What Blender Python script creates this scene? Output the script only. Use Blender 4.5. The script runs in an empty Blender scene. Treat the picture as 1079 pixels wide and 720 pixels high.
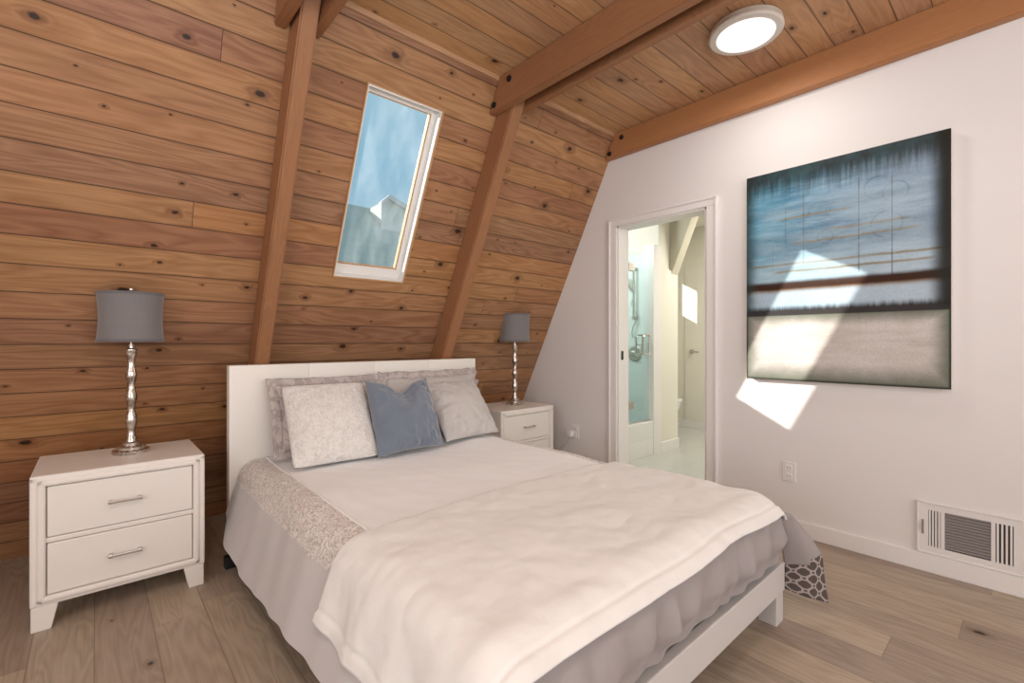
import bpy, bmesh, math, random
from mathutils import Vector, Matrix, noise
random.seed(7)
C = bpy.context.scene.collection
PI = math.pi

# ------------------------------------------------------------------ helpers: objects
def total(o):
    v = Vector((0, 0, 0))
    while o is not None:
        v += o.location; o = o.parent
    return v

def tag(o, label=None, cat=None, group=None, kind=None):
    if label: o['label'] = label
    if cat: o['category'] = cat
    if group: o['group'] = group
    if kind: o['kind'] = kind
    return o

def obj(name, bm, mat, parent=None, smooth=False, angle=None, normals=True):
    """one mesh object; geometry is given in world space and made local to the parent"""
    if normals:
        bmesh.ops.recalc_face_normals(bm, faces=bm.faces[:])
    me = bpy.data.meshes.new(name)
    if parent is not None:
        bmesh.ops.translate(bm, verts=bm.verts[:], vec=-total(parent))
    if smooth:
        for f in bm.faces: f.smooth = True
        if angle is not None:
            for e in bm.edges:
                if len(e.link_faces) == 2 and e.calc_face_angle(0) > angle: e.smooth = False
    bm.to_mesh(me); bm.free()
    o = bpy.data.objects.new(name, me); C.objects.link(o)
    if mat is not None: me.materials.append(mat)
    if parent is not None: o.parent = parent
    return o

def thing(name, loc, label, cat, group=None, kind=None):
    o = bpy.data.objects.new(name, None); C.objects.link(o); o.location = loc
    o.empty_display_size = .05
    return tag(o, label, cat, group, kind)

def copy_tree(o, parent=None):
    c = o.copy(); C.objects.link(c); c.parent = parent
    for ch in list(o.children): copy_tree(ch, c)
    return c

def new(): return bmesh.new()

def box(bm, x0, x1, y0, y1, z0, z1, bev=0.0, seg=2):
    r = bmesh.ops.create_cube(bm, size=1)
    vs = r['verts']
    for v in vs:
        v.co = Vector((x0 + (v.co.x + .5) * (x1 - x0), y0 + (v.co.y + .5) * (y1 - y0), z0 + (v.co.z + .5) * (z1 - z0)))
    if bev > 0:
        es = list({e for v in vs for e in v.link_edges})
        bmesh.ops.bevel(bm, geom=es, offset=bev, segments=seg, affect='EDGES', profile=.5)
    return bm

def prism(bm, poly, ext):
    """closed prism from a 3-D polygon moved along ext"""
    ext = Vector(ext)
    a = [bm.verts.new(p) for p in poly]; b = [bm.verts.new(Vector(p) + ext) for p in poly]
    bm.faces.new(a); bm.faces.new(b[::-1])
    n = len(a)
    for i in range(n):
        bm.faces.new((a[i], b[i], b[(i + 1) % n], a[(i + 1) % n]))
    return bm

def lathe(bm, prof, c, seg=32, axis='Z'):
    rings = []
    for r, h in prof:
        ring = []
        for i in range(seg):
            t = 2 * PI * i / seg
            p = (r * math.cos(t), r * math.sin(t), h)
            if axis == 'Y': p = (p[0], p[2], p[1])
            if axis == 'X': p = (p[2], p[0], p[1])
            ring.append(bm.verts.new(Vector(c) + Vector(p)))
        rings.append(ring)
    for k in range(len(rings) - 1):
        for i in range(seg):
            bm.faces.new((rings[k][i], rings[k][(i + 1) % seg], rings[k + 1][(i + 1) % seg], rings[k + 1][i]))
    bm.faces.new(rings[0][::-1]); bm.faces.new(rings[-1])
    return bm

def tube(bm, pts, r, seg=10):
    pts = [Vector(p) for p in pts]
    rings = []
    for i, p in enumerate(pts):
        t = (pts[min(i + 1, len(pts) - 1)] - pts[max(i - 1, 0)]).normalized()
        u = t.orthogonal().normalized() if i == 0 else (up - t * up.dot(t)).normalized()
        up = u; w = t.cross(u)
        rings.append([bm.verts.new(p + (u * math.cos(2 * PI * k / seg) + w * math.sin(2 * PI * k / seg)) * r) for k in range(seg)])
    for k in range(len(rings) - 1):
        for i in range(seg):
            bm.faces.new((rings[k][i], rings[k][(i + 1) % seg], rings[k + 1][(i + 1) % seg], rings[k + 1][i]))
    bm.faces.new(rings[0][::-1]); bm.faces.new(rings[-1])
    return bm

def uvs(bm, fn):
    """fn(co, normal) -> (u, v) in metres"""
    bm.normal_update()
    l = bm.loops.layers.uv.verify()
    for f in bm.faces:
        for lp in f.loops: lp[l].uv = fn(lp.vert.co, f.normal)
    return bm

def grid(bm, nu, nv, fn):
    """fn(u, v) with u, v in 0..1 -> point; UV = u, v"""
    l = bm.loops.layers.uv.verify()
    vs = [[bm.verts.new(fn(i / nu, j / nv)) for i in range(nu + 1)] for j in range(nv + 1)]
    for j in range(nv):
        for i in range(nu):
            f = bm.faces.new((vs[j][i], vs[j][i + 1], vs[j + 1][i + 1], vs[j + 1][i]))
            for lp, (a, b) in zip(f.loops, ((i, j), (i + 1, j), (i + 1, j + 1), (i, j + 1))):
                lp[l].uv = (a / nu, b / nv)
    return bm

def nz(x, y, z=0.0): return noise.noise(Vector((x, y, z)))
def sst(a, b, x):
    t = max(0, min(1, (x - a) / (b - a))); return t * t * (3 - 2 * t)

# ------------------------------------------------------------------ helpers: materials
class NT:
    def __init__(s, name):
        s.m = bpy.data.materials.new(name); s.m.use_nodes = True
        s.t = s.m.node_tree; s.b = s.t.nodes['Principled BSDF']; s.out = s.t.nodes['Material Output']
    def node(s, typ, props=None, **inp):
        n = s.t.nodes.new(typ)
        for k, v in (props or {}).items(): setattr(n, k, v)
        for k, v in inp.items(): s.put(n.inputs[k.replace('_', ' ')], v)
        return n
    def put(s, sock, v):
        if isinstance(v, bpy.types.NodeSocket): s.t.links.new(v, sock)
        elif v is not None:
            if isinstance(v, (tuple, list)) and len(v) == 3 and sock.type == 'RGBA': v = (*v, 1)
            sock.default_value = v
    def m_(s, op, a, b=None, c=None, clamp=False):
        n = s.t.nodes.new('ShaderNodeMath'); n.operation = op; n.use_clamp = clamp
        for i, v in enumerate((a, b, c)):
            if v is not None: s.put(n.inputs[i], v)
        return n.outputs[0]
    def add(s, a, b): return s.m_('ADD', a, b)
    def sub(s, a, b): return s.m_('SUBTRACT', a, b)
    def mul(s, a, b): return s.m_('MULTIPLY', a, b)
    def step(s, lo, hi, x, a=0.0, b=1.0):
        n = s.t.nodes.new('ShaderNodeMapRange'); n.interpolation_type = 'SMOOTHSTEP'
        s.put(n.inputs['Value'], x)
        s.put(n.inputs['From Min'], lo); s.put(n.inputs['From Max'], hi)
        s.put(n.inputs['To Min'], a); s.put(n.inputs['To Max'], b)
        return n.outputs[0]
    def xyz(s, x, y, z=0.0):
        n = s.node('ShaderNodeCombineXYZ', None); s.put(n.inputs[0], x); s.put(n.inputs[1], y); s.put(n.inputs[2], z)
        return n.outputs[0]
    def sep(s, v):
        n = s.node('ShaderNodeSeparateXYZ'); s.put(n.inputs[0], v); return n.outputs
    def noise(s, vec, scale=1.0, detail=2.0, rough=.5, dist=0.0):
        n = s.node('ShaderNodeTexNoise', None, Scale=scale, Detail=detail, Roughness=rough, Distortion=dist)
        if vec is not None: s.put(n.inputs['Vector'], vec)
        return n.outputs['Fac']
    def mix(s, f, a, b, mode='MIX'):
        n = s.t.nodes.new('ShaderNodeMix'); n.data_type = 'RGBA'; n.blend_type = mode
        s.put(n.inputs[0], f); s.put(n.inputs[6], a); s.put(n.inputs[7], b)
        return n.outputs[2]
    def wn(s, x, y):
        n = s.node('ShaderNodeTexWhiteNoise', {'noise_dimensions': '2D'}); s.put(n.inputs['Vector'], s.xyz(x, y)); return n.outputs['Value']
    def coord(s, which='Object'): return s.node('ShaderNodeTexCoord').outputs[which]
    def bump(s, h, strength=.3, dist=.01):
        n = s.node('ShaderNodeBump', None, Strength=strength, Distance=dist); s.put(n.inputs['Height'], h)
        s.put(s.b.inputs['Normal'], n.outputs[0])
    def set(s, **k):
        for a, v in k.items(): s.put(s.b.inputs[a.replace('_', ' ')], v)
        return s

def lin(r, g, b):
    f = lambda c: (c / 255 / 12.92) if c / 255 <= .04045 else ((c / 255 + .055) / 1.055) ** 2.4
    return (f(r), f(g), f(b))

def wood(name, dark, mid, light, w=.1257, L=2.2, knots=.5, groove=1.0, rough=.45, ring=9.0, kdens=2.6, gw=.018, gcol=(.028, .011, .005), contrast=1.0, tone=.35, red=None):
    t = NT(name)
    u, v, _ = t.sep(t.coord('UV'))
    vv = t.m_('DIVIDE', v, w)
    row = t.m_('FLOOR', vv); fv = t.m_('FRACT', vv)
    rr = t.wn(row, 3.7)
    uu = t.add(t.m_('DIVIDE', u, L), t.mul(rr, 7.31))
    colm = t.m_('FLOOR', uu); fu = t.m_('FRACT', uu)
    pid = t.wn(colm, row); pid2 = t.wn(t.add(colm, 31.7), row)
    # knots: at most one per cell along each board
    ku = t.add(t.mul(u, kdens), t.mul(rr, 13.7))
    kc = t.m_('FLOOR', ku); kf = t.m_('FRACT', ku)
    k1 = t.wn(kc, t.add(row, .5)); k2 = t.wn(t.add(kc, 11.3), row); k3 = t.wn(t.add(kc, 23.9), row); k4 = t.wn(t.add(kc, 41.1), row)
    dx = t.m_('DIVIDE', t.sub(kf, t.add(.15, t.mul(k2, .7))), kdens)
    dy = t.mul(t.sub(fv, t.add(.1, t.mul(k3, .8))), w)
    wob = t.mul(t.sub(t.noise(t.xyz(u, v, 0), 60, 2), .5), .010)
    d = t.add(t.m_('SQRT', t.add(t.m_('POWER', t.mul(dx, .62), 2.0), t.m_('POWER', dy, 2.0))), wob)
    kr = t.add(.0035, t.mul(t.m_('POWER', k4, 2.2), .013))
    exist = t.m_('LESS_THAN', k1, knots)
    km = t.mul(exist, t.step(t.mul(kr, .55), t.mul(kr, 1.15), d, 1.0, 0.0))
    halo = t.mul(exist, t.step(t.mul(kr, .6), t.mul(kr, 3.6), d, 1.0, 0.0))
    # grain: contour lines of a stretched noise, bent round the knots
    off = t.mul(pid, 43.0)
    n0 = t.noise(t.xyz(t.add(t.mul(u, 1.1), off), t.add(t.mul(v, 9.0), t.mul(pid2, 19.0)), off), 1.0, 2.0, .5, .4)
    n0 = t.add(n0, t.mul(halo, .12))
    rings = t.m_('FRACT', t.mul(n0, ring))
    rings = t.m_('POWER', t.m_('ABSOLUTE', t.sub(rings, .5)), 1.0)
    fine = t.noise(t.xyz(t.add(t.mul(u, 5.0), off), t.mul(v, 170.0), off), 1.0, 4.0, .6)
    big = t.noise(t.xyz(t.mul(u, .9), t.mul(v, 2.2), 4.0), 1.0, 3.0)
    g = t.add(t.add(t.mul(rings, .62 * contrast), t.mul(t.sub(fine, .5), .6 * contrast)), t.add(t.mul(t.sub(pid2, .5), tone), t.mul(t.sub(big, .5), .5)))
    g = t.m_('ADD', g, .34 - .155 * contrast, clamp=True)
    ramp = t.node('ShaderNodeValToRGB', None, Fac=g)
    e = ramp.color_ramp.elements
    e[0].position = .08; e[0].color = (*dark, 1); e[1].position = .9; e[1].color = (*light, 1)
    x = e.new(.48); x.color = (*mid, 1)
    colr = ramp.outputs[0]
    hue = t.node('ShaderNodeHueSaturation', None, Hue=t.add(.493, t.mul(pid, .013)), Saturation=t.add(.92, t.mul(pid2, .16)), Value=t.add(1 - tone * .32, t.mul(pid, tone * .64)), Color=colr)
    colr = hue.outputs[0]
    colr = t.mix(t.mul(halo, .45), colr, red or (.10, .03, .010))
    colr = t.mix(t.mul(km, .93), colr, (.018, .007, .004))
    h = t.mul(fine, .12)
    if groove > 0:
        ev = t.m_('MINIMUM', fv, t.sub(1.0, fv))
        gv = t.step(gw * .35, gw, ev, 1.0, 0.0)
        eu = t.mul(t.m_('MINIMUM', fu, t.sub(1.0, fu)), L / w)
        gu = t.step(gw * .25, gw * .7, eu, 1.0, 0.0)
        gg = t.m_('MAXIMUM', gv, gu)
        wide = t.step(gw, gw * 4.5, ev, 1.0, 0.0)
        colr = t.mix(t.mul(wide, .16 * groove), colr, gcol)
        colr = t.mix(t.m_('MINIMUM', t.mul(gg, .88 * groove), 1.0), colr, gcol)
        h = t.sub(h, t.mul(gg, 1.4 * groove))
    t.put(t.b.inputs['Base Color'], colr)
    t.set(Roughness=t.add(rough, t.mul(fine, .12)), Specular_IOR_Level=.35)
    t.bump(h, .45, .004)
    return t.m

def plain(name, col, rough=.5, bscale=0, bstr=.1, var=0.0, metal=0.0, spec=.5, detail=3, bdist=.003, vscale=None):
    t = NT(name); t.set(Base_Color=col, Roughness=rough, Metallic=metal, Specular_IOR_Level=spec)
    if bscale: 
        f = t.noise(t.coord(), bscale, detail); t.bump(f, bstr, bdist)
    if var:
        f = t.noise(t.coord(), vscale or 6.0, 4)
        t.put(t.b.inputs['Base Color'], t.mix(f, tuple(c * (1 - var) for c in col), tuple(min(1, c * (1 + var)) for c in col)))
    return t.m

def fabric(name, col, weave=700, bstr=.25, var=.06, sheen=.3, vscale=5, rough=.9, wr=0.0):
    t = NT(name); co = t.coord()
    f = t.noise(co, vscale, 4)
    t.put(t.b.inputs['Base Color'], t.mix(f, tuple(c * (1 - var) for c in col), tuple(min(1, c * (1 + var)) for c in col)))
    h = t.noise(co, weave, 2)
    if wr: h = t.add(t.mul(h, .15), t.mul(t.noise(co, 14, 5, .6, .6), wr))
    t.bump(h, bstr, .004)
    t.set(Roughness=rough, Sheen_Weight=sheen, Specular_IOR_Level=.2)
    return t.m

M = {}
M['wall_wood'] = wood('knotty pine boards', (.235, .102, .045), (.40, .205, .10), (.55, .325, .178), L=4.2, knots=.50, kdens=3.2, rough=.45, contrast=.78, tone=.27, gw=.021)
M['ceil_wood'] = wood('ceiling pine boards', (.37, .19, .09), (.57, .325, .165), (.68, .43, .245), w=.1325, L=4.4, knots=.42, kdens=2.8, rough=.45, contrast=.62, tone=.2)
M['beam'] = wood('fir beam', (.25, .108, .052), (.345, .158, .079), (.43, .21, .11), w=10, L=60, knots=.0, groove=0, ring=26, rough=.5, tone=.1, contrast=.55)
M['beam_end'] = wood('end beam fir', (.33, .138, .062), (.425, .19, .088), (.50, .245, .118), w=10, L=60, knots=.0, groove=0, ring=24, rough=.45, tone=.1, contrast=.4)
M['floor'] = wood('oak plank floor', (.30, .225, .165), (.43, .345, .265), (.53, .445, .36), w=.175, L=1.35, knots=.14, kdens=1.6, rough=.36, ring=11, gw=.008, gcol=(.13, .09, .065), groove=.7, tone=.34, contrast=.75, red=(.10, .06, .035))
M['wall'] = plain('white wall paint', (.80, .765, .745), .6, 180, .05)
M['trim'] = plain('white trim paint', (.84, .81, .785), .35)
M['bath_wall'] = plain('cream bathroom paint', (.80, .77, .68), .6)
M['bath_beam'] = plain('cream beam paint', (.58, .54, .43), .6)
M['bath_door'] = plain('cream door paint', (.80, .77, .68), .5)
M['steel'] = plain('brushed nickel', (.55, .52, .49), .28, metal=1.0)
M['dark_metal'] = plain('dark metal', (.03, .028, .026), .4, metal=.6)
M['bolt'] = plain('black iron bolt', (.012, .010, .010), .5)
M['ns_white'] = plain('ivory textured leather', (.84, .79, .74), .42, 260, .25, detail=2)
M['head'] = plain('cream faux leather', (.86, .82, .765), .42, 320, .12, detail=2)
M['gap'] = plain('shadow gap', (.13, .095, .08), .8)
M['frame_white'] = plain('white painted frame', (.64, .61, .59), .45, 30, .04)
M['porcelain'] = plain('porcelain', (.86, .85, .82), .12)
M['plastic'] = plain('white plastic', (.82, .80, .77), .35)
M['vent_white'] = plain('white enamel', (.80, .77, .745), .4)
M['vent_dark'] = plain('duct shadow', (.055, .048, .045), .8)
M['vent_slat'] = plain('grey louvre', (.30, .27, .255), .5)
M['black'] = plain('black plastic', (.012, .012, .013), .5)
M['alu'] = plain('white aluminium', (.80, .78, .75), .35)
M['wood_edge'] = plain('pale wood edge', (.50, .28, .12), .5)
M['duvet'] = fabric('white quilt cotton', (.89, .875, .87), 500, .25, .02, vscale=3, wr=.5)
M['side'] = fabric('lilac grey cotton', (.58, .545, .535), 500, .2, .03, vscale=4, wr=.5)
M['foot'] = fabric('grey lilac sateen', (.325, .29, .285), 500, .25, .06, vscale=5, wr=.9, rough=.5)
M['throw'] = fabric('ivory plush fleece', (.82, .795, .765), 240, .6, .03, .3, vscale=7, wr=1.0)
M['blue'] = fabric('dusty blue velvet', (.165, .198, .250), 380, .2, .14, .7, vscale=9, rough=.75, wr=.35)
M['grey_pillow'] = fabric('pale grey linen', (.56, .53, .51), 420, .35, .06, .3, vscale=12, wr=.5)
M['cord'] = plain('white cord', (.62, .57, .52), .6)
M['canvas'] = plain('raw canvas side', (.70, .62, .55), .8, 400, .1)

def m_border():
    t = NT('embroidered beige border'); co = t.coord()
    n = t.noise(co, 30, 1.5, .5, .6)
    sq = t.m_('ABSOLUTE', t.sub(t.m_('FRACT', t.mul(n, 7.0)), .5))
    f = t.step(.12, .34, sq)
    t.put(t.b.inputs['Base Color'], t.mix(f, (.55, .475, .43), (.82, .775, .745)))
    t.bump(f, .5, .004); t.set(Roughness=.9, Sheen_Weight=.3, Specular_IOR_Level=.2); return t.m
M['border'] = m_border()

def m_sham():
    t = NT('taupe damask'); co = t.coord()
    n = t.noise(co, 22, 3, .55, 1.2)
    f = t.step(.46, .54, n)
    st = t.noise(co, 300, 2)
    t.put(t.b.inputs['Base Color'], t.mix(f, (.42, .365, .345), (.55, .49, .47)))
    t.bump(st, .25, .003); t.set(Roughness=.85, Sheen_Weight=.2, Specular_IOR_Level=.2); return t.m
M['sham'] = m_sham()

def m_fuzzy():
    t = NT('white shaggy fleece'); co = t.coord()
    n = t.noise(co, 95, 4, .65, .6)
    n2 = t.noise(co, 30, 3, .6, .5)
    f = t.step(.30, .62, t.add(t.mul(n, .65), t.mul(n2, .35)))
    t.put(t.b.inputs['Base Color'], t.mix(f, (.70, .65, .60), (.90, .87, .835)))
    t.bump(t.add(n, n2), .9, .008); t.set(Roughness=1.0, Sheen_Weight=.7, Specular_IOR_Level=.1); return t.m
M['fuzzy'] = m_fuzzy()

def m_lattice():
    t = NT('brown lattice print'); u, v, _ = t.sep(t.coord('UV'))
    def rings(du, dv):
        a = t.sub(t.m_('FRACT', t.add(u, du)), .5); b = t.sub(t.m_('FRACT', t.add(v, dv)), .5)
        d = t.m_('SQRT', t.add(t.mul(a, a), t.mul(b, b)))
        return t.step(.035, .075, t.m_('ABSOLUTE', t.sub(d, .37)), 1.0, 0.0)
    f = t.m_('MAXIMUM', rings(0, 0), rings(.5, .5))
    t.put(t.b.inputs['Base Color'], t.mix(f, (.105, .082, .074), (.40, .35, .335)))
    t.set(Roughness=.9, Specular_IOR_Level=.2); return t.m
M['lattice'] = m_lattice()

def m_shade():
    t = NT('grey silk shade'); u, v, _ = t.sep(t.coord('UV'))
    f = t.noise(t.xyz(t.mul(u, 400), t.mul(v, 3), 0), 1, 2)
    f2 = t.noise(t.xyz(t.mul(u, 2), t.mul(v, 160), 0), 1, 2)
    t.put(t.b.inputs['Base Color'], t.mix(t.mul(t.add(f, f2), .5), (.155, .145, .145), (.24, .226, .224)))
    t.bump(f, .15, .002); t.set(Roughness=.8, Sheen_Weight=.3); return t.m
M['shade'] = m_shade()
M['shade_trim'] = fabric('grey shade trim', (.16, .155, .16), 600)

def m_silver():
    t = NT('aged silver leaf'); co = t.coord()
    f = t.noise(co, 38, 4, .6); f2 = t.noise(co, 120, 3)
    t.put(t.b.inputs['Base Color'], t.mix(t.step(.35, .65, f), (.40, .34, .29), (.80, .76, .71)))
    t.put(t.b.inputs['Roughness'], t.add(.14, t.mul(f2, .25))); t.set(Metallic=1.0); t.bump(f2, .12, .002); return t.m
M['silver'] = m_silver()

def m_emit(name, col, s):
    t = NT(name); t.set(Base_Color=(.9, .9, .9), Emission_Color=col, Emission_Strength=s); return t.m
M['diffuser'] = m_emit('lit diffuser', (1, .96, .94), 1.1)

def m_glass(name, tint, dirt=0.0, gloss=.9):
    t = NT(name)
    tr = t.node('ShaderNodeBsdfTransparent', None, Color=tint)
    gl = t.node('ShaderNodeBsdfGlossy', None, Roughness=.02)
    lw = t.node('ShaderNodeLayerWeight', None, Blend=.5); fr = t.add(.035, t.mul(t.m_('POWER', lw.outputs['Facing'], 4.0), .5))
    mx = t.node('ShaderNodeMixShader'); t.put(mx.inputs[0], t.mul(fr, gloss)); t.put(mx.inputs[1], tr.outputs[0]); t.put(mx.inputs[2], gl.outputs[0])
    out = mx.outputs[0]
    if dirt:
        co = t.coord()
        x, y, z = t.sep(co)
        n = t.noise(t.xyz(t.mul(x, 7), t.mul(z, 3), 0), 1, 3, .55)
        spots = t.step(.62, .72, t.noise(co, 90, 3))
        f = t.mul(t.add(t.step(.30, .85, n), t.mul(spots, .25)), dirt)
        df = t.node('ShaderNodeBsdfTranslucent', None, Color=(.85, .90, .92))
        m2 = t.node('ShaderNodeMixShader'); t.put(m2.inputs[0], f); t.put(m2.inputs[1], out); t.put(m2.inputs[2], df.outputs[0])
        out = m2.outputs[0]
    t.t.links.new(out, t.out.inputs['Surface']); return t.m
M['glass'] = m_glass('weathered skylight glass', (.96, .98, .985), .10)
M['glass2'] = m_glass('clear bathroom window glass', (.97, .98, .98))
M['aqua'] = m_glass('aqua shower glass', (.89, .968, .960))

def m_tile(name, c1, c2, w, h, offset=.5):
    t = NT(name); u, v, _ = t.sep(t.coord('UV'))
    br = t.node('ShaderNodeTexBrick', {'offset': offset}, Color1=c1, Color2=tuple(c * .94 for c in c1), Mortar=c2, Scale=1.0)
    br.inputs['Mortar Size'].default_value = .003; br.inputs['Brick Width'].default_value = w; br.inputs['Row Height'].default_value = h
    t.put(br.inputs['Vector'], t.xyz(u, v, 0))
    t.put(t.b.inputs['Base Color'], br.outputs['Color']); t.set(Roughness=.25); return t.m
M['tile'] = m_tile('grey bathroom floor tile', (.56, .55, .51), (.48, .47, .44), .6, .3)
M['shower_tile'] = m_tile('pale aqua shower tile', (.84, .90, .89), (.76, .83, .82), .3, .1)
M['curb_tile'] = m_tile('white curb tile', (.84, .83, .82), (.74, .73, .72), .3, .17)

def m_painting():
    t = NT('abstract canvas paint'); u, v, _ = t.sep(t.coord('UV'))     # v = 0 at the top
    n = t.noise(t.xyz(t.mul(u, 5), t.mul(v, 5)), 1, 6, .65)
    ns = t.noise(t.xyz(t.mul(u, 3), t.mul(v, 26)), 1, 5, .65)
    nv = t.noise(t.xyz(t.mul(u, 42), t.mul(v, 3)), 1, 4, .6)
    fine = t.noise(t.xyz(t.mul(u, 90), t.mul(v, 90)), 1, 3, .6)
    blue = t.mix(t.step(.25, .75, ns), (.045, .185, .33), (.31, .52, .66))
    blue = t.mix(t.mul(t.step(.2, .9, u), .55), blue, (.42, .47, .56))
    blue = t.mix(t.mul(t.step(.35, .1, u), .35), blue, (.08, .38, .52))
    pale = t.mul(t.step(.36, .5, v), t.step(.95, .5, t.m_('ABSOLUTE', t.sub(u, .55))))
    blue = t.mix(t.mul(pale, .45), blue, (.60, .72, .78))
    beige = t.mix(t.step(.3, .7, t.add(t.mul(n, .6), t.mul(ns, .4))), (.52, .47, .43), (.74, .69, .66))
    warp = t.mul(t.sub(n, .5), .012)
    vw = t.add(v, warp)
    def band(c, hw, soft, src=None):
        return t.step(hw, hw + soft, t.m_('ABSOLUTE', t.sub(src or vw, c)), 1.0, 0.0)
    col = blue
    def lay(f, c):
        nonlocal col
        col = t.mix(f, col, c)
    # soft grey-blue streaks and thin gold lines
    for c, hw, so, a in ((.205, .004, .03, .45), (.33, .008, .03, .5), (.375, .01, .03, .5)):
        lay(t.mul(band(c, hw, so), t.mul(a, t.step(.25, .6, ns))), (.16, .24, .31))
    for c, u0, u1 in ((.235, .18, .55), (.315, .45, .8), (.358, .25, .85), (.452, .02, .95), (.487, .15, .9)):
        f = t.mul(band(c, .0022, .0055), t.mul(t.step(u0, u0 + .05, u), t.step(u1 + .06, u1, u)))
        lay(t.mul(t.mul(f, .8), t.step(.1, .45, nv)), (.27, .20, .085))
    # faint upright lines
    for c, v0, v1, a in ((.235, .18, .34, .5), (.335, .12, .44, .6), (.615, .1, .5, .7), (.765, .12, .53, .7), (.16, .34, .46, .3)):
        f = t.mul(t.step(.0015, .005, t.m_('ABSOLUTE', t.sub(u, c)), 1.0, 0.0), t.mul(t.step(v0, v0 + .03, v), t.step(v1 + .03, v1, v)))
        lay(t.mul(f, a), (.10, .11, .11))
    # scratched rings
    for cu, cv, r in ((.42, .225, .055), (.50, .235, .045), (.70, .17, .06), (.78, .20, .055), (.74, .33, .07), (.45, .345, .04), (.22, .32, .04)):
        a = t.sub(u, cu); b = t.mul(t.sub(v, cv), 1.32)
        d = t.m_('SQRT', t.add(t.mul(a, a), t.mul(b, b)))
        f = t.step(.002, .006, t.m_('ABSOLUTE', t.sub(d, r)), 1.0, 0.0)
        lay(t.mul(t.mul(f, .45), t.step(.42, .58, n)), (.10, .14, .18))
    # brown and near-black bands
    lay(t.mul(band(.556, .012, .022), t.step(.1, .4, t.add(t.mul(nv, .5), t.mul(fine, .5)))), (.048, .018, .009))
    lay(t.mul(band(.578, .004, .012), t.mul(fine, .7)), (.36, .20, .07))
    lay(t.mul(band(.615, .02, .03), .6), (.50, .60, .70))
    low = t.step(.688, .694, t.add(v, t.mul(t.sub(fine, .5), .006)))
    lay(t.mul(t.step(.640, .672, t.add(v, t.mul(t.sub(nv, .5), .03))), .96), (.026, .015, .011))
    # lower beige field with its own greenish border
    bu = t.m_('MINIMUM', u, t.sub(1.0, u)); bv = t.m_('MINIMUM', t.sub(1.0, v), t.mul(t.sub(v, .690), 1.6))
    be = t.m_('MINIMUM', bu, bv)
    bev = t.step(.0, .10, t.add(be, t.mul(t.sub(n, .5), .05)), 1.0, 0.0)
    beige = t.mix(t.mul(bev, .84), beige, (.10, .125, .085))
    beige = t.mix(t.step(.012, .0, be), beige, (.03, .035, .025))
    col = t.mix(low, col, beige)
    col = t.mix(t.mul(t.step(.35, .75, t.add(t.mul(fine, .5), t.mul(n, .5))), .22), col, (.03, .045, .05))
    # dark dripping top and dark sides
    top = t.step(.03, .155, t.add(v, t.mul(t.sub(nv, .5), .13)), 1.0, 0.0)
    edge = t.m_('MINIMUM', u, t.sub(1.0, u))
    sid = t.mul(t.step(.0, .085, t.add(edge, t.mul(t.sub(n, .5), .06)), 1.0, 0.0), t.step(.70, .66, v))
    dk = t.mix(t.step(.35, .65, n), (.020, .018, .014), (.032, .068, .068))
    lay(t.mul(top, .93), dk); lay(t.mul(sid, .88), dk); lay(t.mul(t.step(.90, .985, t.add(u, t.mul(t.sub(n, .5), .05))), t.mul(t.step(.70, .66, v), .9)), (.022, .019, .014)); lay(t.mul(t.step(.35, .62, t.noise(t.xyz(t.mul(u, 2.2), t.mul(v, 13)), 1, 5, .7, .3)), t.mul(t.step(.56, .46, v), t.mul(t.step(.10, .2, v), t.mul(t.step(0.04, .14, edge), .35)))), (.52, .66, .74))
    t.put(t.b.inputs['Base Color'], col)
    t.bump(t.add(fine, nv), .25, .002); t.set(Roughness=.6, Specular_IOR_Level=.15); return t.m
M['painting'] = m_painting()

# ------------------------------------------------------------------ room constants (metres; camera stands at the origin)
XW = 3.055; ZC = 2.74; SK = .502; SY = 3.545      # right wall, ceiling, sloped wall: Y = SY - SK * z
SL = math.sqrt(1 + SK * SK)
def sy(z): return SY - SK * z
XL, YB = -1.9, -2.3
NS_ = Vector((0, 1, SK)).normalized()             # outward normal of the slope
def struct(name, bm, mat, label, cat='structure', parent=None, smooth=False):
    o = obj(name, bm, mat, parent, smooth)
    if parent is None: tag(o, label, cat, kind='structure')
    return o

# floor
bm = new(); box(bm, XL - .1, XW + .1, YB - .1, 3.7, -.1, 0)
struct('floor', uvs(bm, lambda c, n: (c.y, c.x)), M['floor'], 'taupe oak plank floor under the bed', 'floor')

# sloped wall with the skylight opening, a thick slab
WX0, WX1, WZ0, WZ1 = 1.06, 1.512, 1.522, 2.472
bm = new()
xs = [XL, WX0, WX1, XW]; zs = [-.02, WZ0, WZ1, ZC]
TH = .13
def sp(x, z, o=0.0): return Vector((x, sy(z), z)) + NS_ * o
for i in range(3):
    for j in range(3):
        if (i, j) == (1, 1): continue
        p = [sp(xs[i], zs[j]), sp(xs[i + 1], zs[j]), sp(xs[i + 1], zs[j + 1]), sp(xs[i], zs[j + 1])]
        bm.faces.new([bm.verts.new(q) for q in p])
        bm.faces.new([bm.verts.new(q + NS_ * TH) for q in p[::-1]])
for (a, b) in (((WX0, WZ0), (WX1, WZ0)), ((WX1, WZ0), (WX1, WZ1)), ((WX1, WZ1), (WX0, WZ1)), ((WX0, WZ1), (WX0, WZ0))):
    bm.faces.new([bm.verts.new(q) for q in (sp(*a), sp(*b), sp(*b, TH), sp(*a, TH))])
uvs(bm, lambda c, n: (c.x + 1.37, (c.z - 1.004) * SL + .1257 * 40))
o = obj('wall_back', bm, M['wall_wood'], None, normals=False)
tag(o, 'sloping knotty pine board wall behind the bed', 'wall', kind='structure')

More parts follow.
